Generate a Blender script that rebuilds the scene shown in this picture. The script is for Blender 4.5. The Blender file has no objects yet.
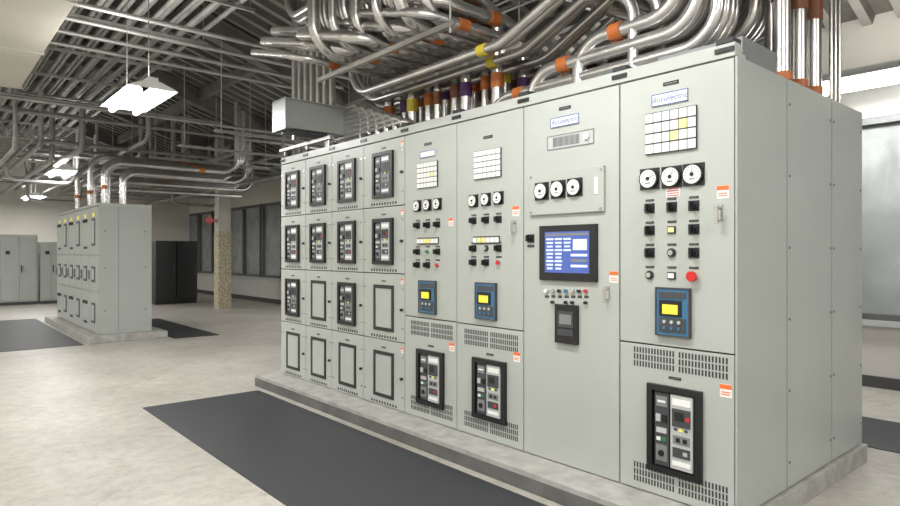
import bpy, math, random
from mathutils import Vector
random.seed(7)
sc=bpy.context.scene
YAW=math.radians(40.8); FP=620.0; CZ=1.44
XF=3.06   # front plane of main switchgear
# ------------------------------------------------------------ materials
MATS={}
def mat(name,col,rough=0.5,metal=0.0,nscale=0,namt=0.0,bump=0.0,emit=None,estr=0,spec=0.5,detail=6,col2=None,dist=0.0):
    m=bpy.data.materials.new(name); m.use_nodes=True
    nt=m.node_tree; b=nt.nodes['Principled BSDF']
    c=(col[0],col[1],col[2],1)
    b.inputs['Base Color'].default_value=c
    b.inputs['Roughness'].default_value=rough
    b.inputs['Metallic'].default_value=metal
    b.inputs['Specular IOR Level'].default_value=spec
    if nscale:
        tc=nt.nodes.new('ShaderNodeTexCoord'); n=nt.nodes.new('ShaderNodeTexNoise')
        n.inputs['Scale'].default_value=nscale; n.inputs['Detail'].default_value=detail
        n.inputs['Distortion'].default_value=dist
        nt.links.new(tc.outputs['Object'],n.inputs['Vector'])
        r=nt.nodes.new('ShaderNodeValToRGB')
        r.color_ramp.elements[0].position=0.3; r.color_ramp.elements[1].position=0.7
        c2=col2 or tuple(x*(1-namt) for x in col)
        r.color_ramp.elements[0].color=(c2[0],c2[1],c2[2],1); r.color_ramp.elements[1].color=c
        nt.links.new(n.outputs['Fac'],r.inputs['Fac']); nt.links.new(r.outputs['Color'],b.inputs['Base Color'])
        if bump:
            bp=nt.nodes.new('ShaderNodeBump'); bp.inputs['Strength'].default_value=bump
            nt.links.new(n.outputs['Fac'],bp.inputs['Height']); nt.links.new(bp.outputs['Normal'],b.inputs['Normal'])
    if emit:
        b.inputs['Emission Color'].default_value=(emit[0],emit[1],emit[2],1); b.inputs['Emission Strength'].default_value=estr
    MATS[name]=m; return m
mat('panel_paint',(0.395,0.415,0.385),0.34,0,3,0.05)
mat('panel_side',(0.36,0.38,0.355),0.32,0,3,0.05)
mat('gap_dark',(0.03,0.033,0.033),0.7,0,5,0.1)
mat('black',(0.012,0.012,0.013),0.35,0,20,0.2)
mat('blackframe',(0.018,0.019,0.021),0.4,0,20,0.2)
mat('darkgray',(0.055,0.06,0.065),0.5,0,20,0.2)
mat('midgray',(0.2,0.21,0.215),0.45,0,20,0.1)
mat('lightgray',(0.45,0.46,0.455),0.45,0,20,0.06)
mat('white',(0.78,0.78,0.76),0.4,0,20,0.04)
mat('orange_label',(0.85,0.16,0.03),0.5,0,20,0.1)
mat('red',(0.55,0.02,0.02),0.3,0,20,0.1)
mat('yellow',(0.85,0.75,0.05),0.4,0,20,0.08,emit=(0.9,0.8,0.05),estr=0.25)
mat('paleyellow',(0.80,0.74,0.30),0.4,0,20,0.08)
mat('green',(0.03,0.2,0.08),0.35,0,20,0.1)
mat('blue_relay',(0.04,0.15,0.28),0.4,0,20,0.1)
mat('blue_logo',(0.02,0.07,0.35),0.4,0,20,0.1)
mat('screen_blue',(0.05,0.08,0.26),0.3,0,10,0.2,emit=(0.06,0.11,0.38),estr=0.6)
mat('screen_lt',(0.5,0.6,0.8),0.3,0,10,0.1,emit=(0.6,0.68,0.9),estr=0.5)
mat('chrome',(0.7,0.7,0.7),0.2,1,20,0.1)
mat('galv',(0.68,0.67,0.65),0.27,0.9,6,0.2)
mat('galv_dull',(0.44,0.435,0.41),0.45,0.5,5,0.3)
mat('tape_orange',(0.50,0.14,0.03),0.5,0,10,0.2)
mat('tape_brown',(0.22,0.08,0.035),0.5,0,10,0.2)
mat('tape_purple',(0.09,0.03,0.14),0.5,0,10,0.15)
mat('tape_yellow',(0.7,0.55,0.05),0.5,0,10,0.15)
mat('mat_rubber',(0.032,0.034,0.038),0.55,0,60,0.25,0.15)
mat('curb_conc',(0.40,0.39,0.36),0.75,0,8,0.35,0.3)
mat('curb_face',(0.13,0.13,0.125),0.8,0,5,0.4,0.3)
mat('wall_paint',(0.68,0.655,0.59),0.8,0,1.5,0.08,0.05)
mat('wall_low',(0.55,0.53,0.49),0.8,0,1.5,0.1,0.05)
mat('trim_dark',(0.06,0.06,0.06),0.6,0,10,0.1)
mat('win_frame',(0.15,0.155,0.15),0.45,0.4,10,0.2)
mat('win_pane',(0.36,0.38,0.37),0.22,0.0,1.6,0.4,spec=0.6,dist=0.8)
mat('beam',(0.22,0.21,0.19),0.6,0.2,4,0.3)
mat('duct_beige',(0.60,0.58,0.50),0.6,0,3,0.08)
mat('column_conc',(0.55,0.53,0.48),0.8,0,6,0.2)
mat('column_wrap',(0.62,0.56,0.42),0.8,0,22,0.5,0.2,col2=(0.25,0.2,0.13))
mat('tube_glow',(1,1,1),0.5,0,10,0.01,emit=(0.95,0.98,1.0),estr=16)
mat('reflector',(0.85,0.86,0.86),0.4,0,10,0.03)
def floor_mat():
    m=bpy.data.materials.new('floor_concrete'); m.use_nodes=True; nt=m.node_tree; b=nt.nodes['Principled BSDF']
    tc=nt.nodes.new('ShaderNodeTexCoord')
    def noise(s,d,r):
        n=nt.nodes.new('ShaderNodeTexNoise'); n.inputs['Scale'].default_value=s; n.inputs['Detail'].default_value=d; n.inputs['Roughness'].default_value=r
        nt.links.new(tc.outputs['Object'],n.inputs['Vector']); return n
    def ramp(n,p0,p1,c0,c1):
        r=nt.nodes.new('ShaderNodeValToRGB'); e=r.color_ramp.elements; e[0].position=p0; e[1].position=p1
        e[0].color=c0+(1,); e[1].color=c1+(1,); nt.links.new(n.outputs['Fac'],r.inputs['Fac']); return r
    n1=noise(0.9,8,0.65); n2=noise(10,9,0.75); n3=noise(3.2,5,0.6)
    r1=ramp(n1,0.35,0.65,(0.335,0.315,0.275),(0.46,0.44,0.395))
    r2=ramp(n2,0.35,0.58,(0.76,0.755,0.74),(1,1,1))
    r3=ramp(n3,0.30,0.40,(0.80,0.78,0.74),(1,1,1))
    prev=r1
    for r in (r2,r3):
        mx=nt.nodes.new('ShaderNodeMixRGB'); mx.blend_type='MULTIPLY'; mx.inputs[0].default_value=1
        nt.links.new(prev.outputs['Color'],mx.inputs[1]); nt.links.new(r.outputs['Color'],mx.inputs[2]); prev=mx
    nt.links.new(prev.outputs['Color'],b.inputs['Base Color']); b.inputs['Roughness'].default_value=0.45
    bp=nt.nodes.new('ShaderNodeBump'); bp.inputs['Strength'].default_value=0.12
    nt.links.new(n2.outputs['Fac'],bp.inputs['Height']); nt.links.new(bp.outputs['Normal'],b.inputs['Normal'])
    MATS['floor']=m
floor_mat()
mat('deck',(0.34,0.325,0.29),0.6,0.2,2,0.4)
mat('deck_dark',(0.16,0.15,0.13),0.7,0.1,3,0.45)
# ------------------------------------------------------------ mesh builder
import bmesh
class MB:
    def __init__(s): s.v=[];s.f=[];s.m=[];s.mats=[]
    def mi(s,m):
        if m not in s.mats: s.mats.append(m)
        return s.mats.index(m)
    def box(s,x0,x1,y0,y1,z0,z1,m):
        if x0>x1:x0,x1=x1,x0
        if y0>y1:y0,y1=y1,y0
        if z0>z1:z0,z1=z1,z0
        b=len(s.v); k=s.mi(m)
        s.v+=[(x0,y0,z0),(x1,y0,z0),(x1,y1,z0),(x0,y1,z0),(x0,y0,z1),(x1,y0,z1),(x1,y1,z1),(x0,y1,z1)]
        for q in ((0,3,2,1),(4,5,6,7),(0,1,5,4),(1,2,6,5),(2,3,7,6),(3,0,4,7)):
            s.f.append(tuple(b+i for i in q)); s.m.append(k)
    def cyl(s,p0,p1,r,m,n=16,r1=None):
        p0=Vector(p0);p1=Vector(p1); d=(p1-p0).normalized()
        a=Vector((0,0,1)) if abs(d.z)<0.9 else Vector((1,0,0))
        u=d.cross(a).normalized(); w=d.cross(u); k=s.mi(m); b=len(s.v)
        r1=r if r1 is None else r1
        for P,R in ((p0,r),(p1,r1)):
            for i in range(n):
                t=2*math.pi*i/n; s.v.append(tuple(P+u*R*math.cos(t)+w*R*math.sin(t)))
        for i in range(n):
            j=(i+1)%n; s.f.append((b+i,b+j,b+n+j,b+n+i)); s.m.append(k)
        s.f.append(tuple(b+i for i in range(n))[::-1]); s.m.append(k)
        s.f.append(tuple(b+n+i for i in range(n))); s.m.append(k)
    def poly(s,pts,m):
        b=len(s.v); s.v+=[tuple(p) for p in pts]; s.f.append(tuple(range(b,b+len(pts)))); s.m.append(s.mi(m))
    def done(s,name,parent=None,bevel=0,shade=False):
        me=bpy.data.meshes.new(name); me.from_pydata(s.v,[],s.f)
        for m in s.mats: me.materials.append(MATS[m])
        me.polygons.foreach_set('material_index',s.m); me.update()
        o=bpy.data.objects.new(name,me); sc.collection.objects.link(o)
        bm=bmesh.new(); bm.from_mesh(me); bmesh.ops.recalc_face_normals(bm,faces=bm.faces); bm.to_mesh(me); bm.free()
        if parent: o.parent=parent
        if bevel:
            md=o.modifiers.new('bevel','BEVEL'); md.width=bevel; md.segments=2; md.limit_method='ANGLE'
        return o
def empty(name):
    o=bpy.data.objects.new(name,None); sc.collection.objects.link(o); return o
def boxobj(name,x0,x1,y0,y1,z0,z1,m,parent=None,bevel=0):
    b=MB(); b.box(x0,x1,y0,y1,z0,z1,m); return b.done(name,parent,bevel)
def fillet(pts,R):
    pts=[Vector(p) for p in pts]; out=[pts[0]]
    for i in range(1,len(pts)-1):
        a,b,c=pts[i-1],pts[i],pts[i+1]; d1=(a-b).normalized(); d2=(c-b).normalized()
        ang=d1.angle(d2)
        if ang>math.pi-0.02: out.append(b); continue
        t=R/math.tan(ang/2); t=min(t,(a-b).length*0.49 if i>1 else (a-b).length*0.98,(c-b).length*0.49 if i<len(pts)-2 else (c-b).length*0.98)
        p0=b+d1*t; p1=b+d2*t; r=t*math.tan(ang/2)
        cen=b+(d1+d2).normalized()*(r/math.sin(ang/2)); v0=p0-cen; v1=p1-cen; om=v0.angle(v1)
        for k in range(9):
            f=k/8; out.append(cen+(v0*math.sin((1-f)*om)+v1*math.sin(f*om))/math.sin(om))
    out.append(pts[-1]); return out
def pipes(name,items,m,parent=None):
    cu=bpy.data.curves.new(name,'CURVE'); cu.dimensions='3D'; cu.bevel_depth=1.0; cu.bevel_resolution=4; cu.use_fill_caps=True
    for pts,r,R in items:
        P=fillet(pts,R) if len(pts)>2 else [Vector(p) for p in pts]
        sp=cu.splines.new('POLY'); sp.points.add(len(P)-1)
        for q,p in zip(sp.points,P): q.co=(p.x,p.y,p.z,1); q.radius=r
        sp.use_smooth=True
    cu.materials.append(MATS[m]); o=bpy.data.objects.new(name,cu); sc.collection.objects.link(o)
    if parent:o.parent=parent
    return o
# ------------------------------------------------------------ room shell
RX0,RX1,RY0,RY1=-4.0,7.8,-4.0,24.0
boxobj('floor',RX0,RX1,RY0,RY1,-0.2,0,'floor')
boxobj('wall_left',RX0-0.2,RX0,RY0,RY1,0,5.8,'wall_paint')
boxobj('wall_back',RX0,RX1,RY0-0.2,RY0,0,5.8,'wall_paint')
boxobj('wall_far',RX0,RX1,RY1,RY1+0.2,0,5.8,'wall_paint')
w=MB()
w.box(RX1,RX1+0.25,RY0,RY1,0,0.7,'wall_low'); w.box(RX1,RX1+0.25,RY0,RY1,2.9,4.1,'wall_paint'); w.box(RX1+0.2,RX1+0.25,RY0,RY1,0.7,2.9,'wall_low')
w.done('wall_right')
boxobj('baseboard_right',RX1-0.03,RX1,RY0,RY1,0,0.12,'trim_dark')
boxobj('baseboard_far',RX0,RX1,RY1-0.03,RY1,0,0.12,'trim_dark')
boxobj('trim_1',RX1-0.06,RX1,RY0,RY1,0.66,0.72,'lightgray')
i=1; y=-3.9
while y<23.5:
    b=MB(); L=2.55
    b.box(RX1+0.08,RX1+0.1,y,y+L,0.72,2.88,'win_pane')
    for yy in (y,y+L/2,y+L):
        b.box(RX1-0.02,RX1+0.12,yy-0.04,yy+0.04,0.72,2.9,'win_frame')
    for zz in (0.75,2.86): b.box(RX1-0.01,RX1+0.12,y,y+L,zz-0.035,zz+0.035,'win_frame')
    b.done('window_%d'%i); i+=1; y+=L+0.15
# ceiling
b=MB(); zc=5.4; x=RX0; prof=[]
while x<3.0:
    prof+=[(x,zc),(x+0.10,zc),(x+0.13,zc+0.07),(x+0.23,zc+0.07)]; x+=0.26
prof.append((3.05,zc))
for (xa,za),(xb,zb) in zip(prof[:-1],prof[1:]):
    b.poly([(xa,RY0,za),(xb,RY0,zb),(xb,RY1,zb),(xa,RY1,za)],'deck_dark' if za+zb>10.9 else 'deck')  # recessed flutes use a darker copy of the deck: shade put into the colour
b.box(RX0,3.1,RY0,RY1,5.55,5.65,'deck_dark'); b.done('ceiling')
b=MB(); y=RY0; pr=[]
while y<RY1:
    pr+=[(y,0),(y+0.09,0),(y+0.12,0.09),(y+0.29,0.09)]; y+=0.32
n=Vector((1.5,0,4.75)).normalized()
for (ya,ha),(yb,hb) in zip(pr[:-1],pr[1:]):
    A0=Vector((3.05,ya,5.4))+n*ha; A1=Vector((7.8,ya,3.9))+n*ha
    B0=Vector((3.05,yb,5.4))+n*hb; B1=Vector((7.8,yb,3.9))+n*hb
    b.poly([A0,B0,B1,A1],'deck_dark' if ha+hb>0.05 else 'deck')  # low ribs painted lighter as if lit, flutes and flanks painted as shaded
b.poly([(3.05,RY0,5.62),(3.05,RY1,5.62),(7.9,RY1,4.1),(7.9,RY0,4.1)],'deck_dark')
b.done('ceiling_slope')
bm_=empty('roof_beams'); b=MB()
for y in (3.0,6.5,10,13.5,17,20.5):
    b.box(RX0,3.1,y-0.1,y+0.1,5.36,5.4,'beam'); b.box(RX0,3.1,y-0.015,y+0.015,5.0,5.4,'beam'); b.box(RX0,3.1,y-0.1,y+0.1,4.98,5.01,'beam')
    for (h0,h1,wd) in ((0.0,0.03,0.1),(0.03,0.33,0.015),(0.33,0.36,0.1)):
        p=[(X,Z-h0,Z-h1) for (X,Z) in ((3.1,5.38),(7.8,3.88))]
        (xa,t0,u0),(xb,t1,u1)=p
        for yy in (y-wd,y+wd): b.poly([(xa,yy,t0),(xb,yy,t1),(xb,yy,u1),(xa,yy,u0)],'beam')
        b.poly([(xa,y-wd,u0),(xb,y-wd,u1),(xb,y+wd,u1),(xa,y+wd,u0)],'beam')
for X in (3.1,4.6,6.1):
    Z=5.38-(X-3.1)*1.5/4.7
    b.box(X-0.06,X+0.06,RY0,RY1,Z-0.22,Z-0.02,'beam')
b.done('beams',bm_)
# ------------------------------------------------------------ main switchgear
YS=[6.40,5.83,5.298,4.735,4.116,3.468,2.797,2.056,1.396]
ZB,ZT=0.12,2.41; XB=4.96
def fY(px): return XF/math.tan(YAW+math.atan((px-450)/FP))
def C(px,py):
    Y=fY(px); d=XF*math.sin(YAW)+Y*math.cos(YAW); return Y,CZ+(253-py)/FP*d
sg=empty('electrical_switchgear')
b=MB()
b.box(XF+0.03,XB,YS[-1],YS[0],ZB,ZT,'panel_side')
b.box(XF+0.022,XF+0.03,YS[-1]+0.004,YS[0]-0.004,ZB+0.005,ZT-0.005,'gap_dark')
b.done('housing',sg,0.004)
b=MB(); ye=YS[-1]
for xa,xb_ in ((XF,3.663),(3.675,4.363),(4.375,XB)):
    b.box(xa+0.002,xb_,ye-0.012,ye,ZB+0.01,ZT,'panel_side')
b.box(3.665,3.673,ye-0.003,ye,ZB+0.01,ZT,'gap_dark'); b.box(4.365,4.373,ye-0.003,ye,ZB+0.01,ZT,'gap_dark')
b.done('side_panels',sg,0.003)
b=MB()
for X in (3.70,4.34,4.40,4.92):
    for k in range(6):
        z=ZB+0.15+k*0.4; b.cyl((X,ye-0.012,z),(X,ye-0.018,z),0.008,'midgray',8)
b.done('side_bolts',sg)
b=MB()
b.box(XF,XF+0.06,YS[-1],YS[0],ZT+0.005,ZT+0.075,'panel_paint')
b.box(XF+0.06,XF+0.12,YS[-1],YS[0],ZT,ZT+0.03,'panel_paint')
b.done('top_rail',sg,0.003)
b=MB()
for k,y in enumerate(YS):
    yy=min(max(y,YS[-1]+0.05),YS[0]-0.05)
    b.box(XF-0.008,XF,yy-0.05,yy+0.05,ZT+0.03,ZT+0.055,'black')
    b.box(XF-0.004,XF+0.08,yy-0.045,yy+0.045,ZT+0.075,ZT+0.10,'gap_dark')
b.done('lifting_clips',sg,0.002)
b=MB()
for k in range(4,8):
    y0,y1=YS[k+1]+0.08,YS[k]-0.08
    b.box(3.35,3.6,y0,y1,ZT,ZT+0.07,'lightgray')
    for j in range(int((y1-y0)/0.04)): b.box(3.345,3.35,y0+0.01+j*0.04,y0+0.03+j*0.04,ZT+0.015,ZT+0.06,'gap_dark')
b.box(3.2,3.62,1.42,1.47,ZT,ZT+0.14,'midgray'); b.box(3.2,3.62,1.47,1.9,ZT+0.1,ZT+0.14,'midgray')
b.done('roof_vents',sg,0.003)

def fbox(b,Y,z,w,h,d0,d1,m): b.box(XF-d1,XF-d0,Y-w/2,Y+w/2,z-h/2,z+h/2,m)
def door(b,y0,y1,z0,z1,m='panel_paint'): b.box(XF,XF+0.022,y1+0.004,y0-0.004,z0+0.004,z1-0.004,m)
def ring(b,Y,z,w,h,t,d0,d1,m):
    fbox(b,Y,z+h/2-t/2,w,t,d0,d1,m); fbox(b,Y,z-h/2+t/2,w,t,d0,d1,m)
    fbox(b,Y+w/2-t/2,z,t,h-2*t,d0,d1,m); fbox(b,Y-w/2+t/2,z,t,h-2*t,d0,d1,m)
def knob(b,Y,z,r=0.02,m='black'):
    fbox(b,Y,z,r*2.9,r*2.7,0,0.006,'blackframe')
    b.cyl((XF-0.006,Y,z),(XF-0.012,Y,z),r*1.25,'blackframe'); b.cyl((XF-0.012,Y,z),(XF-0.03,Y,z),r*0.8,m)
    b.box(XF-0.05,XF-0.012,Y-r*0.25,Y+r*0.25,z-r,z+r,m)
def button(b,Y,z,r,m):
    b.cyl((XF,Y,z),(XF-0.01,Y,z),r*1.3,'chrome'); b.cyl((XF-0.01,Y,z),(XF-0.022,Y,z),r,m)
def meter(b,Y,z,r,d=0.0,ang=0.6):
    fbox(b,Y,z,2.1*r,2.1*r,d,d+0.008,'black')
    b.cyl((XF-d-0.008,Y,z),(XF-d-0.022,Y,z),r*1.02,'black',24); b.cyl((XF-d-0.022,Y,z),(XF-d-0.024,Y,z),r*0.88,'white',24)
    x=XF-d-0.024
    for k in range(11):
        t=math.radians(-30+k*24); c,s_=math.cos(t),math.sin(t)
        b.cyl((x-0.0005,Y-c*r*0.62,z+s_*r*0.62),(x-0.0005,Y-c*r*0.76,z+s_*r*0.76),r*0.03,'black',4)
    b.cyl((x-0.001,Y,z),(x-0.001,Y-math.cos(ang)*r*0.6,z+math.sin(ang)*r*0.6),r*0.035,'black',4)
    b.cyl((x,Y,z),(x-0.004,Y,z),r*0.2,'black',10)
    fbox(b,Y,z-r*0.45,r*0.6,r*0.1,d+0.024,d+0.025,'darkgray')
def olabel(b,Y,z,w=0.055,h=0.075):
    fbox(b,Y,z,w,h,0,0.002,'white'); fbox(b,Y,z+h*0.32,w,h*0.34,0.002,0.003,'orange_label')
    fbox(b,Y,z-h*0.1,w*0.75,h*0.08,0.002,0.003,'orange_label'); fbox(b,Y,z-h*0.28,w*0.75,h*0.08,0.002,0.003,'orange_label')
def tag(b,Y,z,w=0.06,h=0.016): fbox(b,Y,z,w,h,0,0.003,'black'); fbox(b,Y,z,w*0.8,h*0.2,0.003,0.0035,'midgray')
def louvre(b,Y,z,w,h,rows=3,step=0.016):
    n=int(w/step)
    for r in range(rows):
        zz=z+h/2-(r+0.5)*h/rows
        for k in range(n):
            if abs(k-n//2)<1: continue
            fbox(b,Y-w/2+(k+0.5)*w/n,zz,w/n*0.5,h/rows*0.8,0,0.0012,'gap_dark')
def breaker(b,Y,z,w,h,var=0):
    ring(b,Y,z,w,h,w*0.10,0,0.024,'black')
    fbox(b,Y,z,w*0.84,h*0.9,0,0.002,'black')
    iw,ih=w*0.74,h*0.83; L=Y+iw/2
    fbox(b,L-iw*0.2,z,iw*0.36,ih,0.002,0.014,'darkgray')
    fbox(b,L-iw*0.2,z+ih*0.38,iw*0.28,ih*0.14,0.014,0.018,'midgray')
    fbox(b,L-iw*0.2,z+ih*0.38,iw*0.2,ih*0.03,0.018,0.019,'white')
    fbox(b,L-iw*0.12,z+ih*0.15,iw*0.12,ih*0.10,0.014,0.022,'lightgray')
    fbox(b,L-iw*0.28,z+ih*0.15,iw*0.12,ih*0.10,0.014,0.022,'black')
    fbox(b,L-iw*0.2,z-ih*0.02,iw*0.26,ih*0.07,0.014,0.02,'lightgray')
    fbox(b,L-iw*0.26,z-ih*0.14,iw*0.1,ih*0.05,0.014,0.018,'green'); fbox(b,L-iw*0.12,z-ih*0.14,iw*0.1,ih*0.05,0.014,0.018,'white')
    fbox(b,L-iw*0.2,z-ih*0.33,iw*0.28,ih*0.22,0.014,0.018,'midgray')
    b.cyl((XF-0.018,L-iw*0.2,z-ih*0.33),(XF-0.028,L-iw*0.2,z-ih*0.33),iw*0.07,'black',10)
    fbox(b,L-iw*0.7,z,iw*0.54,ih,0.002,0.018,'lightgray' if var!=2 else 'midgray')
    fbox(b,L-iw*0.7,z+ih*0.41,iw*0.44,ih*0.09,0.018,0.02,'white')
    fbox(b,L-iw*0.7,z+ih*0.2,iw*0.44,ih*0.24,0.018,0.024,'darkgray')
    fbox(b,L-iw*0.66,z+ih*0.22,iw*0.22,ih*0.12,0.024,0.026,'black')
    if var%3==0: fbox(b,L-iw*0.86,z+ih*0.2,iw*0.1,ih*0.05,0.024,0.026,'red')
    for q in range(3): fbox(b,L-iw*(0.56+q*0.13),z+ih*0.04,iw*0.07,ih*0.035,0.018,0.022,'darkgray' if q!=1 else 'yellow')
    fbox(b,L-iw*0.7,z-ih*0.1,iw*0.42,ih*0.12,0.018,0.02,'midgray')
    for q in range(2): fbox(b,L-iw*(0.62+q*0.17),z-ih*0.1,iw*0.1,ih*0.06,0.02,0.022,'black')
    fbox(b,L-iw*0.7,z-ih*0.27,iw*0.42,ih*0.13,0.018,0.022,'darkgray'); fbox(b,L-iw*0.8,z-ih*0.27,iw*0.1,ih*0.05,0.022,0.024,'red' if var%3==1 else 'lightgray')
    fbox(b,L-iw*0.7,z-ih*0.42,iw*0.44,ih*0.06,0.018,0.02,'white')
def blank(b,Y,z,w,h):
    ring(b,Y,z,w,h,w*0.10,0,0.008,'blackframe'); fbox(b,Y,z,w*0.80,h*0.87,0,0.004,'panel_paint')
def handle(b,Y,z):
    b.box(XF-0.006,XF,Y-0.014,Y+0.014,z-0.04,z+0.04,'chrome'); b.cyl((XF,Y,z+0.02),(XF-0.04,Y,z+0.02),0.009,'chrome',10)
    b.box(XF-0.045,XF-0.032,Y-0.008,Y+0.008,z-0.06,z+0.03,'chrome')

full=[[1,1,1,0],[1,1,0,0],[1,1,1,0],[1,1,0,0]]
H=(ZT-ZB)/4
for c in range(4):
    y0,y1=YS[c],YS[c+1]; W=y0-y1
    d=MB(); e=MB()
    for r in range(4):
        zt=ZT-r*H; zb=zt-H
        door(d,y0,y1,zb,zt)
        cy=y1+W*0.49; cz=zt-H*0.52
        bw,bh=0.30,0.395
        if full[c][r]: breaker(e,cy,cz,bw,bh,(c*2+r)%4)
        else: blank(e,cy,cz,bw,bh)
        tag(e,cy,cz+bh/2+0.035,0.06,0.013)
        for k in range(10): fbox(e,y1+W*0.2+k*W*0.065,zb+0.028,W*0.035,0.022,0,0.0012,'gap_dark')
        for yy in (y1+0.03,y0-0.03):
            for zz in (zb+0.12,zt-0.12): e.cyl((XF,yy,zz),(XF-0.006,yy,zz),0.009,'chrome',8)
        e.cyl((XF,y1+0.035,cz),(XF-0.02,y1+0.035,cz),0.012,'black',10)
        if c==3 : olabel(e,y1+0.035,zt-0.06,0.035,0.045)
    d.done('breaker_doors_%d'%(c+1),sg,0.003); e.done('circuit_breakers_%d'%(c+1),sg)

def grid(b,Y,z,w,h,cols,rows,lit):
    fbox(b,Y,z,w,h,0,0.012,'darkgray')
    for i in range(cols):
        for j in range(rows):
            fbox(b,Y+w/2-(i+0.5)*w/cols,z+h/2-(j+0.5)*h/rows,w/cols*0.88,h/rows*0.84,0.012,0.014,'paleyellow' if (i,j) in lit else 'white')
def logo(b,Y,z,w,h):
    fbox(b,Y,z,w,h,0,0.006,'white'); ring(b,Y,z,w,h,0.004,0.006,0.008,'blue_logo')
def text(s,Y,z,size,m,par):
    cu=bpy.data.curves.new('nameplate_text','FONT'); cu.body=s; cu.size=size; cu.align_x='CENTER'; cu.align_y='CENTER'; cu.extrude=0.0004; cu.shear=0.3
    cu.materials.append(MATS[m]); o=bpy.data.objects.new('nameplate_text',cu); sc.collection.objects.link(o)
    o.rotation_euler=(math.pi/2,0,-math.pi/2); o.location=(XF-0.007,Y,z); o.parent=par
def relay(b,Y,z,w,h):
    fbox(b,Y,z,w,h,0,0.02,'blue_relay'); ring(b,Y,z,w*1.04,h*1.04,0.008,0,0.024,'darkgray')
    fbox(b,Y,z+h*0.36,w*0.8,h*0.14,0.02,0.024,'darkgray')
    fbox(b,Y+w*0.05,z+h*0.08,w*0.66,h*0.34,0.02,0.028,'black'); fbox(b,Y+w*0.04,z+h*0.06,w*0.46,h*0.2,0.028,0.03,'yellow')
    fbox(b,Y,z-h*0.28,w*0.8,h*0.3,0.02,0.024,'darkgray')
    for i in range(3):
        for j in range(2): b.cyl((XF-0.024,Y-w*0.22+i*w*0.22,z-h*0.21-j*h*0.13),(XF-0.03,Y-w*0.22+i*w*0.22,z-h*0.21-j*h*0.13),w*0.05,'blue_relay' if j else 'lightgray',8)

def std_panel(idx,gc,gs,ms,mr,split,gridn=(6,4),lit=((4,1),(3,2))):
    y0,y1=YS[idx],YS[idx+1]
    d=MB(); e=MB()
    door(d,y0,y1,split,ZT); door(d,y0,y1,ZB,split); d.done('door_panels_%d'%(idx+1),sg,0.003)
    grid(e,gc[0],gc[1],gs[0],gs[1],gridn[0],gridn[1],lit)
    for k,(px,py) in enumerate(ms):
        Y,z=C(px,py); meter(e,Y,z,mr,0,0.5+0.5*k)
    return e,[C(*p)[0] for p in ms]

def controls(e,mY,z0,dz,rows,r=0.019):
    for j,row in enumerate(rows):
        z=z0-dz*j
        for k,it in enumerate(row):
            Y=mY[k]
            if it=='k': knob(e,Y,z,r)
            elif it=='r': button(e,Y,z,r*0.8,'red')
            elif it=='R': e.cyl((XF,Y,z),(XF-0.02,Y,z),r*0.8,'red'); e.cyl((XF-0.02,Y,z),(XF-0.035,Y,z),r*1.35,'red')
            elif it=='g': button(e,Y,z,r*0.7,'green')
            elif it=='w': fbox(e,Y,z,r*2.2,r*1.9,0,0.01,'black'); fbox(e,Y,z,r*1.7,r*1.3,0.01,0.014,'white')
            elif it=='y': fbox(e,Y,z,r*2.2,r*1.9,0,0.01,'black'); fbox(e,Y,z,r*1.7,r*1.3,0.01,0.014,'paleyellow')
            elif it=='c': e.cyl((XF,Y,z),(XF-0.01,Y,z),r*1.2,'blackframe'); e.cyl((XF-0.01,Y,z),(XF-0.02,Y,z),r*0.7,'chrome')
            if it!=' ': tag(e,Y,z+r*2.2,0.05,0.011)
# panel 8 (nearest)
sp=C(677,348)[1]
e,mY=std_panel(7,C(671,131),(0.295,0.225),[(650,179),(672,177),(694,174.5)],0.055,sp)
tag(e,C(671,83)[0],C(671,83)[1],0.09,0.02)
lY,lz=C(670,98); logo(e,lY,lz,0.21,0.065); text('Russelectric',lY,lz,0.042,'blue_logo',sg)
rY,rz=C(673,192); fbox(e,rY,rz,0.08,0.05,0,0.002,'white')
for k in range(4): fbox(e,rY,rz+0.018-k*0.012,0.07,0.005,0.002,0.003,'red')
controls(e,mY,C(673,207)[1],0.122,['kkk','kyk','kck','cwR'],0.02)
rY,rz=C(674,312); relay(e,rY,rz,0.19,0.25)
olabel(e,C(723,192)[0],C(723,192)[1],0.06,0.065); handle(e,C(722,212)[0]+0.01,C(722,212)[1])
yv,zv=C(678,362); louvre(e,yv,zv,0.54,0.115,3,0.018)
bY,bz=C(675,431); breaker(e,bY,bz,0.31,0.47,0); tag(e,bY,bz+0.28,0.07,0.014)
olabel(e,C(726,391)[0],C(726,391)[1],0.06,0.065)
louvre(e,yv,ZB+0.10,0.54,0.115,3,0.018)
e.done('instruments_8',sg)
# panel 6
sp=C(490,327)[1]
e,mY=std_panel(5,C(488,164),(0.27,0.20),[(474,201),(486.5,199.5),(499,198)],0.043,sp,gridn=(6,5),lit=())
tag(e,C(488,145)[0],C(488,137)[1],0.09,0.02)
controls(e,mY,C(487,220)[1],0.10,['kkk','   ','kck','kkr'],0.018)
fbox(e,mY[1],C(487,240)[1],0.27,0.055,0.0,0.006,'darkgray')
for k in range(6): fbox(e,mY[1]-0.11+k*0.044,C(487,240)[1],0.036,0.035,0.006,0.012,'paleyellow' if k in (3,4) else 'white')
rY,rz=C(487,301); relay(e,rY,rz,0.2,0.25)
olabel(e,C(516,211)[0],C(516,211)[1],0.06,0.065)
yv,zv=C(490,340); louvre(e,yv,zv,0.54,0.12,3,0.018)
bY,bz=C(490,390); breaker(e,bY,bz,0.33,0.43,1); tag(e,bY,bz+0.25,0.07,0.014)
olabel(e,C(517,354)[0],C(517,357)[1],0.06,0.065); louvre(e,yv,ZB+0.11,0.54,0.12,3,0.018)
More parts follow.
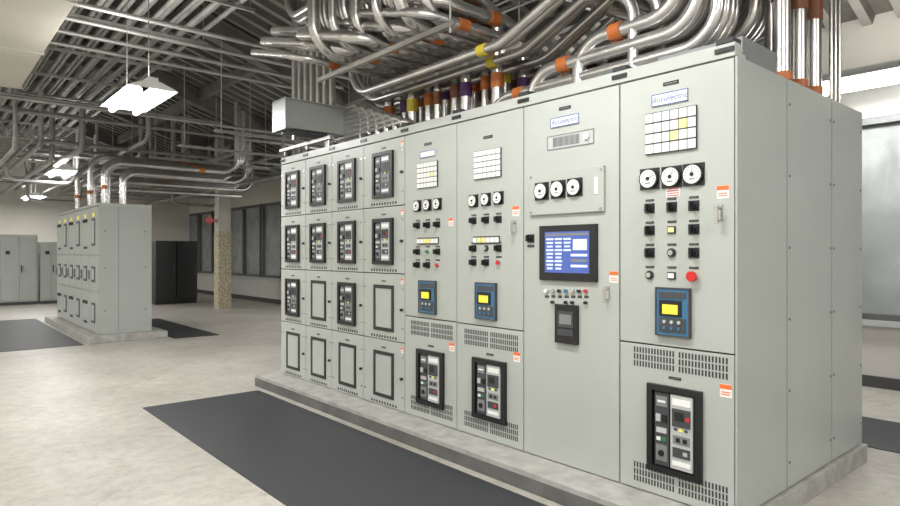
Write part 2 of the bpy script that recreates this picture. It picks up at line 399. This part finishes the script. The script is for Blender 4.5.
handle(e,C(515,232)[0],C(515,226)[1]); e.done('instruments_6',sg)
# panel 5
sp=C(431,319)[1]
e,mY=std_panel(4,C(428,175),(0.25,0.20),[(418,206),(428,205),(438,204)],0.043,sp,gridn=(6,5),lit=((4,2),))
tag(e,C(428,146)[0],C(428,144)[1],0.09,0.02)
lY,lz=C(428,154); logo(e,lY,lz,0.19,0.05)
controls(e,mY,C(428,225)[1],0.105,['kkk','   ','kgk','kkr'],0.018)
fbox(e,mY[1],C(428,241)[1],0.27,0.055,0.0,0.006,'darkgray')
for k in range(6): fbox(e,mY[1]-0.11+k*0.044,C(428,241)[1],0.036,0.035,0.006,0.012,'paleyellow' if k in (2,3) else 'white')
rY,rz=C(428.5,297); relay(e,rY,rz,0.2,0.25)
olabel(e,C(451,222)[0],C(451,222)[1],0.05,0.06)
yv,zv=C(431,330); louvre(e,yv,zv,0.52,0.12,3,0.018)
bY,bz=C(431,378); breaker(e,bY,bz,0.33,0.43,1); tag(e,bY,bz+0.25,0.07,0.014)
olabel(e,C(452,347)[0],C(452,347)[1],0.06,0.065); louvre(e,yv,ZB+0.11,0.52,0.12,3,0.018)
e.done('instruments_5',sg)
# panel 7 (HMI)
y0,y1=YS[6],YS[7]; d=MB(); door(d,y0,y1,ZB,ZT); d.done('door_panels_7',sg,0.003)
e=MB()
tag(e,C(565,108)[0],C(565,108)[1],0.09,0.02)
lY,lz=C(565,121); logo(e,lY,lz,0.22,0.06); text('Russelectric',lY,lz,0.042,'blue_logo',sg)
yv,zv=C(570,140); ring(e,yv,zv,0.36,0.09,0.006,0,0.004,'midgray'); fbox(e,yv,zv,0.35,0.085,0,0.002,'lightgray')
for k in range(22): fbox(e,yv+0.13-k*0.0095,zv,0.0045,0.06,0.002,0.003,'gap_dark')
e.cyl((XF,yv-0.13,zv+0.005),(XF-0.015,yv-0.13,zv+0.005),0.02,'chrome')
yv,zv=C(566,192)
d=MB(); fbox(d,yv,zv,0.58,0.27,0,0.018,'panel_paint'); d.done('meter_subpanel',sg,0.004)
for sy in (-1,1):
    for sz in (-1,1): e.cyl((XF-0.018,yv+sy*0.27,zv+sz*0.115),(XF-0.024,yv+sy*0.27,zv+sz*0.115),0.008,'chrome',8)
for k,(px,py) in enumerate([(544,191.5),(560.5,189.5),(577,187.5)]):
    Y,z=C(px,py); meter(e,Y,z,0.053,0.018,0.6+0.4*k)
fbox(e,yv-0.24,zv+0.02,0.025,0.1,0.018,0.022,'white')
yv,zv=C(568.5,253); w_,h_=0.44,0.345
fbox(e,yv,zv,w_,h_,0,0.02,'black'); fbox(e,yv,zv+0.005,w_*0.78,h_*0.74,0.02,0.022,'screen_blue')
sw,sh=w_*0.78,h_*0.74
fbox(e,yv,zv+sh*0.45,sw*0.98,sh*0.06,0.022,0.023,'midgray')
for i in range(3):
    for j in range(9):
        if i<2 or j<4: fbox(e,yv+sw*(0.38-i*0.2),zv+sh*(0.34-j*0.09),sw*(0.17-0.02*(j%3)),sh*0.045,0.022,0.023,'screen_lt')
fbox(e,yv-sw*0.3,zv+sh*0.2,sw*0.3,sh*0.26,0.022,0.023,'screen_lt')
for j in range(3): fbox(e,yv-sw*0.28,zv-sh*(0.05+j*0.13),sw*0.36,sh*0.06,0.022,0.023,'screen_lt' if j!=1 else 'midgray')
Y,z=C(531,238.5); knob(e,Y,z,0.02); tag(e,Y,z-0.05)
for k in range(7):
    Y,z=C(547+k*6.6,291); button(e,Y,z,0.011,['white','chrome','black','blue_relay','chrome','black','red'][k]); tag(e,Y,z-0.035,0.03,0.014)
    if k in (1,3,4,6): button(e,Y,z-0.07,0.010,'black')
Y,z=C(568,324); fbox(e,Y,z,0.17,0.24,0,0.025,'black'); fbox(e,Y,z+0.03,0.12,0.1,0.025,0.028,'darkgray'); fbox(e,Y,z+0.03,0.09,0.06,0.028,0.029,'midgray')
fbox(e,Y,z-0.05,0.12,0.04,0.025,0.03,'darkgray')
olabel(e,C(614,277)[0],C(614,277)[1],0.06,0.065); handle(e,C(608,292)[0],C(608,292)[1])
e.done('instruments_7',sg)
# overhead breaker hoist rail
h=empty('breaker_hoist_rail'); b=MB()
b.box(2.80,4.9,5.76,6.02,2.70,2.98,'panel_side'); b.box(2.79,2.80,5.74,6.04,2.68,3.0,'panel_side'); b.box(2.79,4.9,5.74,6.04,2.98,2.995,'panel_side')
b.box(2.86,3.3,5.80,5.98,2.66,2.70,'darkgray'); b.cyl((2.95,5.88,2.66),(2.95,5.88,2.6),0.02,'chrome')
b.done('girder',h,0.004)
b=MB()
for X in (3.3,4.6): b.box(X,X+0.06,5.8,5.86,ZT,2.7,'lightgray')
b.done('posts',h)
b=MB(); b.box(XF-0.02,XF+0.03,5.3,6.4,ZT+0.14,ZT+0.17,'galv_dull')
for y in (5.35,5.8,6.3): b.box(XF,XF+0.03,y,y+0.03,ZT+0.075,ZT+0.14,'galv_dull')
b.done('hoist_track',h)

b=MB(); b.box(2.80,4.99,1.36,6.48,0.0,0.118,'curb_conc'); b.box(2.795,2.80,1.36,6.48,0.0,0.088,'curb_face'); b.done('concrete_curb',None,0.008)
boxobj('rubber_mat',1.60,2.72,-2.5,6.22,0.0,0.006,'mat_rubber')
boxobj('rubber_mat',0.85,2.0,11.08,16.2,0.0,0.006,'mat_rubber')
boxobj('rubber_mat',3.3,4.05,10.9,14.5,0.0,0.006,'mat_rubber')
boxobj('rubber_mat',5.35,6.3,-1.0,7.0,0.0,0.006,'mat_rubber')

# ------------------------------------------------------------ rear switchgear
r=empty('electrical_switchgear'); b=MB()
RXa,RXb,RYa,RYb=2.23,3.04,11.26,15.05; TZ=2.21
b.box(RXa+0.02,RXb,RYa,RYb,0.12,TZ,'panel_side'); b.done('housing',r,0.004)
b=MB(); e=MB(); n=6; L=(RYb-RYa)/n
for k in range(n):
    a=RYa+k*L
    for q,(z0,z1) in enumerate(((0.14,0.8),(0.81,1.4),(1.41,2.19))):
        b.box(RXa,RXa+0.02,a+0.006,a+L-0.006,z0,z1,'panel_paint')
        if k%2==0 or q==1: e.box(RXa-0.01,RXa,a+L*0.3,a+L*0.7,z0+0.15,z1-0.18,'darkgray'); e.box(RXa-0.014,RXa-0.01,a+L*0.36,a+L*0.64,z0+0.19,z1-0.22,'lightgray')
        else:
            for t in range(3): e.cyl((RXa,a+L*(0.3+0.2*t),z1-0.2),(RXa-0.02,a+L*(0.3+0.2*t),z1-0.2),0.03,'black',10)
            e.box(RXa-0.006,RXa,a+L*0.3,a+L*0.7,z0+0.1,z0+0.14,'gap_dark')
    e.box(RXa-0.006,RXa,a+L*0.4,a+L*0.6,2.04,2.1,'yellow')
    e.box(RXa-0.04,RXa,a+L*0.85,a+L*0.88,1.0,1.15,'chrome')
b.done('doors',r,0.003); e.done('instruments',r)
b=MB(); b.box(RXa,RXb,RYa,RYb,TZ,TZ+0.04,'panel_paint'); b.box(RXa+0.3,RXa+0.306,RYa-0.004,RYa,0.14,TZ-0.02,'midgray')
for z in (0.5,1.2,1.8): b.cyl((RXa+0.1,RYa,z),(RXa+0.1,RYa-0.01,z),0.015,'midgray',8); b.cyl((RXb-0.1,RYa,z),(RXb-0.1,RYa-0.01,z),0.015,'midgray',8)
b.done('trim_strips',r)
boxobj('concrete_curb',2.05,3.25,11.1,15.3,0,0.118,'curb_conc',None,0.008)
items=[];cp=[];g=empty('conduit_arches')
for k in range(9):
    y=11.5+k*0.38; x=2.38+0.07*(k%3); zt=2.95+0.08*(k%4)
    items.append(([(x,y,TZ+0.03),(x,y,zt),(4.6+0.2*k,y,zt),(4.6+0.2*k,y,4.3)],0.045,0.28))
    items.append(([(x+0.32,y+0.15,TZ+0.03),(x+0.32,y+0.15,zt-0.14),(4.4+0.2*k,y+0.15,zt-0.14)],0.04,0.2))
    cp.append(([(3.9,y,zt),(4.0,y,zt)],0.053,0)); cp.append(([(x,y,2.5),(x,y,2.56)],0.05,0))
pipes('conduits',items,'galv',g); pipes('couplings',cp,'tape_orange',g)
k=empty('server_rack'); b=MB()
for xa in (5.05,5.62):
    b.box(xa,xa+0.55,18.32,19.1,0.1,1.78,'black'); b.box(xa+0.03,xa+0.52,18.3,18.32,0.18,1.72,'blackframe')
    for j in range(30): b.box(xa+0.06,xa+0.49,18.296,18.3,0.24+j*0.048,0.256+j*0.048,'black')
    b.box(xa+0.47,xa+0.49,18.26,18.29,0.8,1.1,'darkgray')
b.box(5.05,6.17,18.36,19.1,0.0,0.1,'black'); b.done('cabinet',k,0.006)
for (xa,xb_,zt) in ((0.7,1.72,1.95),(1.76,2.62,1.95),(2.68,3.2,1.75)):
    c=empty('control_cabinet'); b=MB()
    b.box(xa,xb_,20.82,21.4,0.08,zt,'panel_side'); b.box(xa+0.03,(xa+xb_)/2-0.005,20.8,20.82,0.12,zt-0.04,'panel_paint'); b.box((xa+xb_)/2+0.005,xb_-0.03,20.8,20.82,0.12,zt-0.04,'panel_paint')
    b.box(xa,xb_,20.85,21.4,0,0.08,'darkgray'); b.box((xa+xb_)/2+0.04,(xa+xb_)/2+0.06,20.76,20.8,0.9,1.1,'black')
    b.box(xa+0.12,xa+0.22,20.795,20.8,1.4,1.5,'black')
    b.done('body',c,0.006)
c=empty('concrete_column'); b=MB(); b.box(5.93,6.25,16.0,16.3,2.0,4.4,'column_conc'); b.box(5.92,6.26,15.99,16.31,0,2.0,'column_wrap'); b.done('shaft',c,0.01)
a=empty('fire_alarm_bell'); b=MB(); b.box(5.75,5.93,16.05,16.15,2.25,2.3,'red'); b.cyl((5.72,16.1,2.28),(5.72,16.03,2.28),0.09,'red'); b.done('bell',a)
# ------------------------------------------------------------ duct
du=empty('air_duct')
boxobj('panels',-0.9,1.15,2.0,10.8,3.8,4.33,'duct_beige',du,0.01)
b=MB()
for y in range(2,11,2):
    b.box(-0.915,1.162,y+0.7,y+0.73,3.785,4.345,'duct_beige')
    for X in (-0.8,1.05): b.box(X,X+0.03,y+0.4,y+0.43,4.33,5.3,'galv_dull')
b.done('flanges',du)
# ------------------------------------------------------------ overhead conduits main
g=empty('conduit_bundle'); it=[];oo=[];pp=[];yy_=[];br=[]
def band(lst,p,ax,l,r):
    q=list(p); q[ax]+=l; lst.append(([tuple(p),tuple(q)],r,0))
# A: over the aisle edge -> across the gear -> down into the roof plates
for k in range(13):
    y=5.15-0.13*k
    for lay in (0,1,2):
        z=3.22+0.15*lay+0.02*(k%2); xs=2.60+0.13*(k%2)+0.13*lay+0.02*k; xe=4.25+0.11*(k%3)-0.28*lay
        rr=0.05 if (k+lay)%4 else 0.036; yo=y+0.04*lay
        it.append(([(xs,yo,3.9+0.12*lay),(xs,yo,z),(xe,yo,z),(xe,yo,ZT)] if k%3 else [(xs,yo+0.9,z+0.25),(xs,yo,z+0.0),(xe,yo,z),(xe,yo,ZT)],rr,0.24))
        if (k+lay)%3==0: band(oo,(xs+0.34,yo,z),0,0.10,rr+0.008)
        if (k+lay)%3==1: band(oo,(xe-0.42,yo,z),0,0.10,rr+0.008)
        band([oo,pp,oo,yy_,br,pp,oo,br][(k*3+lay)%8],(xe,yo,2.82+0.05*(k%3)),2,0.12,rr+0.007)
        band([oo,br,pp][(k+lay)%3],(xe,yo,2.52),2,0.07,rr+0.01)
# B: low sweep along the near sections then up to the roof
for k in range(14):
    y=3.6-0.11*k; row=k%4
    for lay in (0,1,2):
        x=3.55+0.13*row+0.5*lay; z=2.68+0.12*(k//4)+0.14*lay+0.03*row
        rr=0.05 if k%3 else 0.04; ye2=1.72+0.11*(k//4)+0.03*row
        if y-ye2<0.45:
            it.append(([(x,y,ZT),(x,y,z+0.05),(x,y+0.5,z+0.35),(x,y+0.5,4.8)],rr,0.2))
        else:
            it.append(([(x,y,ZT),(x,y,z),(x,ye2,z),(x,ye2,4.8)],rr,0.22))
            band([oo,br,yy_,oo][(k+lay)%4],(x,y-0.36,z),1,0.09,rr+0.008)
            band(oo,(x,ye2,z+0.3),2,0.09,rr+0.008)
        band([oo,br][(k+lay)%2],(x,y,ZT+0.03),2,0.05,rr+0.01)
# C: upper longitudinal runs
for k in range(10):
    x=2.95+0.15*k; z=3.86+0.04*(k%2)
    it.append(([(x,-3.0,z),(x,6.0+0.2*k,z),(x,6.0+0.2*k,4.7)],0.045,0.25))
    band(oo,(x,3.0+0.3*k,z),1,0.1,0.054); band(pp if k%3==0 else oo,(x,4.6+0.13*k,z),1,0.1,0.054)
# lower set above the gear, between the risers
for k in range(8):
    x=3.35+0.13*k; z=3.02+0.05*(k%2)
    it.append(([(x,2.35,4.7),(x,2.35+0.05*k,z+0.35),(x,3.3,z),(x,5.4+0.1*k,z),(x,5.4+0.1*k,4.7)],0.038,0.3))
    band(oo if k%2 else yy_,(x,3.45+0.08*k,z),1,0.08,0.046)
# D: risers at right end
for k in range(5):
    x=4.05+0.13*k; y=1.56+0.1*(k%2)
    it.append(([(x,y,ZT),(x,y,4.8)],0.052,0)); band(oo if k%2 else br,(x,y,3.0+0.1*(k%2)),2,0.13,0.06); band(oo,(x,y,2.5),2,0.05,0.06)
for x in (4.72,4.80,4.88): it.append(([(x,1.5,ZT),(x,1.5,4.5)],0.013,0))
# E: small elbows near the hoist girder
for k in range(7):
    y=5.45-0.15*k; it.append(([(3.5,y,ZT),(3.5,y,2.98-0.05*k),(3.5,y+1.5,2.98-0.05*k),(3.5,y+1.5,4.7)],0.036,0.16))
    band(pp if k in (2,3) else oo,(3.5,y,2.55),2,0.07,0.043)
pipes('conduits',it,'galv',g); pipes('tape_orange',oo,'tape_orange',g); pipes('tape_purple',pp,'tape_purple',g); pipes('tape_yellow',yy_,'tape_yellow',g); pipes('tape_brown',br,'tape_brown',g)
s=empty('strut_hangers'); b=MB()
for (x,z) in ((2.98,3.14),(3.72,3.14),(2.98,3.8),(4.3,3.8)):
    b.box(x-0.02,x+0.02,1.5 if z>3.5 else 3.4,5.4,z-0.04,z,'galv')
    for y in (3.45,5.3): b.cyl((x,y,z-0.08),(x,y,5.0),0.007,'galv_dull',6)
for y in (1.9,3.6,5.2): b.box(2.7,5.0,y-0.02,y+0.02,3.76,3.80,'galv')
b.done('struts',s)
# ------------------------------------------------------------ ceiling services
g=empty('overhead_service_pipes'); it=[];i2=[]
for k in range(17): it.append(([(1.25+0.105*k,-3,4.42+0.07*(k%2)),(1.25+0.105*k,23.5,4.42+0.07*(k%2))],0.022+0.009*(k%3),0))
for k in range(9): it.append(([(0.2+0.12*k,11.0,4.1),(0.2+0.12*k,23.5,4.1)],0.028,0))
for k in range(14):
    y=11.1+0.9*k; z=3.5+random.random()*0.7
    it.append(([(RX0+0.1,y,z),(7.2,y,z)] if z<3.95 else [(RX0+0.1,y,z),(4.5,y,z)],0.025+0.03*random.random(),0))
for k in range(4): it.append(([(1.3,7.9+0.55*k,4.2),(5.4,7.9+0.55*k,4.2)],0.03,0))
for k in range(16):
    x=0.7+0.42*k+random.random()*0.2; z=3.1+random.random()*0.6; y0=12+random.random()*3
    i2.append(([(x,y0,4.3),(x,y0,z),(x,23.6,z)],0.03+0.03*random.random(),0.2))
for k in range(14):
    x=1.1+0.42*k; y=15+random.random()*6; z=2.85+random.random()*0.5
    i2.append(([(x,y,4.2),(x,y,z),(x+1.3,y,z),(x+1.3,y,4.0)],0.04,0.2))
pipes('long_runs',it,'galv_dull',g); pipes('far_runs',i2,'galv_dull',g)
b=MB()
for y in [4+1.6*k for k in range(12)]:
    b.box(1.2,3.1,y-0.02,y+0.02,4.34,4.38,'galv_dull')
    for X in (1.22,3.05): b.cyl((X,y,4.34),(X,y,5.3),0.008,'galv_dull',6)
    if y>8:
        b.box(3.2,5.5,y-0.02,y+0.02,3.15,3.19,'galv_dull')
        for X in (3.3,4.4,5.4): b.cyl((X,y,3.15),(X,y,4.5),0.008,'galv_dull',6)
b.done('racks',g)
t=empty('cable_tray'); b=MB()
for X in (0.9,1.5): b.box(X,X+0.03,12.5,23.5,3.35,3.45,'galv_dull')
for k in range(36): b.box(0.9,1.5,12.6+k*0.3,12.64+k*0.3,3.36,3.39,'galv_dull')
for y in (13,16,19,22):
    for X in (0.91,1.51): b.cyl((X,y,3.4),(X,y,5.3),0.008,'galv_dull',6)
b.done('ladder',t)
# ------------------------------------------------------------ lamps
def lamp(x,y,z,power=60,L=1.25,top=5.35,up=0.22):
    e=empty('fluorescent_lamp'); b=MB()
    pr=[(-0.25,-0.0),(-0.22,0.02),(-0.07,0.08),(0.07,0.08),(0.22,0.02),(0.25,-0.0)]
    for (a,za),(c,zc) in zip(pr[:-1],pr[1:]): b.poly([(x+a,y-L/2,z+za),(x+c,y-L/2,z+zc),(x+c,y+L/2,z+zc),(x+a,y+L/2,z+za)],'reflector')
    for s_ in (-1,1): b.poly([(x+a,y+s_*L/2,z+q) for a,q in pr],'reflector')
    b.box(x-0.05,x+0.05,y-L/2,y+L/2,z+0.08,z+0.12,'reflector')
    b.done('hood',e)
    b=MB()
    for s_ in (-0.13,0.13): b.cyl((x+s_,y-L/2+0.03,z-0.03),(x+s_,y+L/2-0.03,z-0.03),0.032,'tube_glow',10)
    b.done('tubes',e)
    b=MB()
    for s_ in (-0.45,0.45): b.cyl((x,y+s_,z+0.11),(x,y+s_,top),0.005,'galv_dull',6)
    b.done('hangers',e)
    for dz,p,rot in ((-0.075,power,0),(0.13,power*up,math.pi)):  # second light faces up, added above the hood to brighten the ceiling
        l=bpy.data.lights.new('lamp_light','AREA'); l.shape='RECTANGLE'; l.size=0.34; l.size_y=L; l.energy=p; l.color=(1.0,0.985,0.955)
        lo=bpy.data.objects.new('lamp_light',l); sc.collection.objects.link(lo); lo.location=(x,y,z+dz); lo.rotation_euler=(rot,0,0); lo.parent=e
for p in ((1.9,7.6,3.17),(2.45,15.9,3.2),(2.6,21.5,3.05)): lamp(*p,power=78,up=0.35)
for y in (1.8,5.2,8.6,12.0): lamp(7.1,y,3.15,45,top=4.05,up=0.3)  # first is a seen fixture; the others are added, hidden behind the gear, as backlight
for y in (-2,1.5,5,8.5,12,15.5,19): lamp(-1.6,y,3.5,85)  # unseen row of lamps added on the left to light the room
for y in (-1.0,2.2): lamp(1.6,y,3.75,85,up=0.3)  # out-of-view lamps added over the near aisle to light the gear fronts
lamp(4.2,-1.6,3.6,65,top=4.95)  # unseen lamp added off to the right for extra light
wd=bpy.data.worlds.new('world'); sc.world=wd; wd.use_nodes=True
wd.node_tree.nodes['Background'].inputs[0].default_value=(0.8,0.9,1,1); wd.node_tree.nodes['Background'].inputs[1].default_value=0.5
sc.view_settings.view_transform='Standard'
sc.view_settings.exposure=0.08
cd=bpy.data.cameras.new('camera'); cd.lens=FP/900*36; cd.sensor_width=36; cd.clip_start=0.05
co=bpy.data.objects.new('camera',cd); sc.collection.objects.link(co); co.location=(0,0,CZ); co.rotation_euler=(math.pi/2,0,-YAW); sc.camera=co
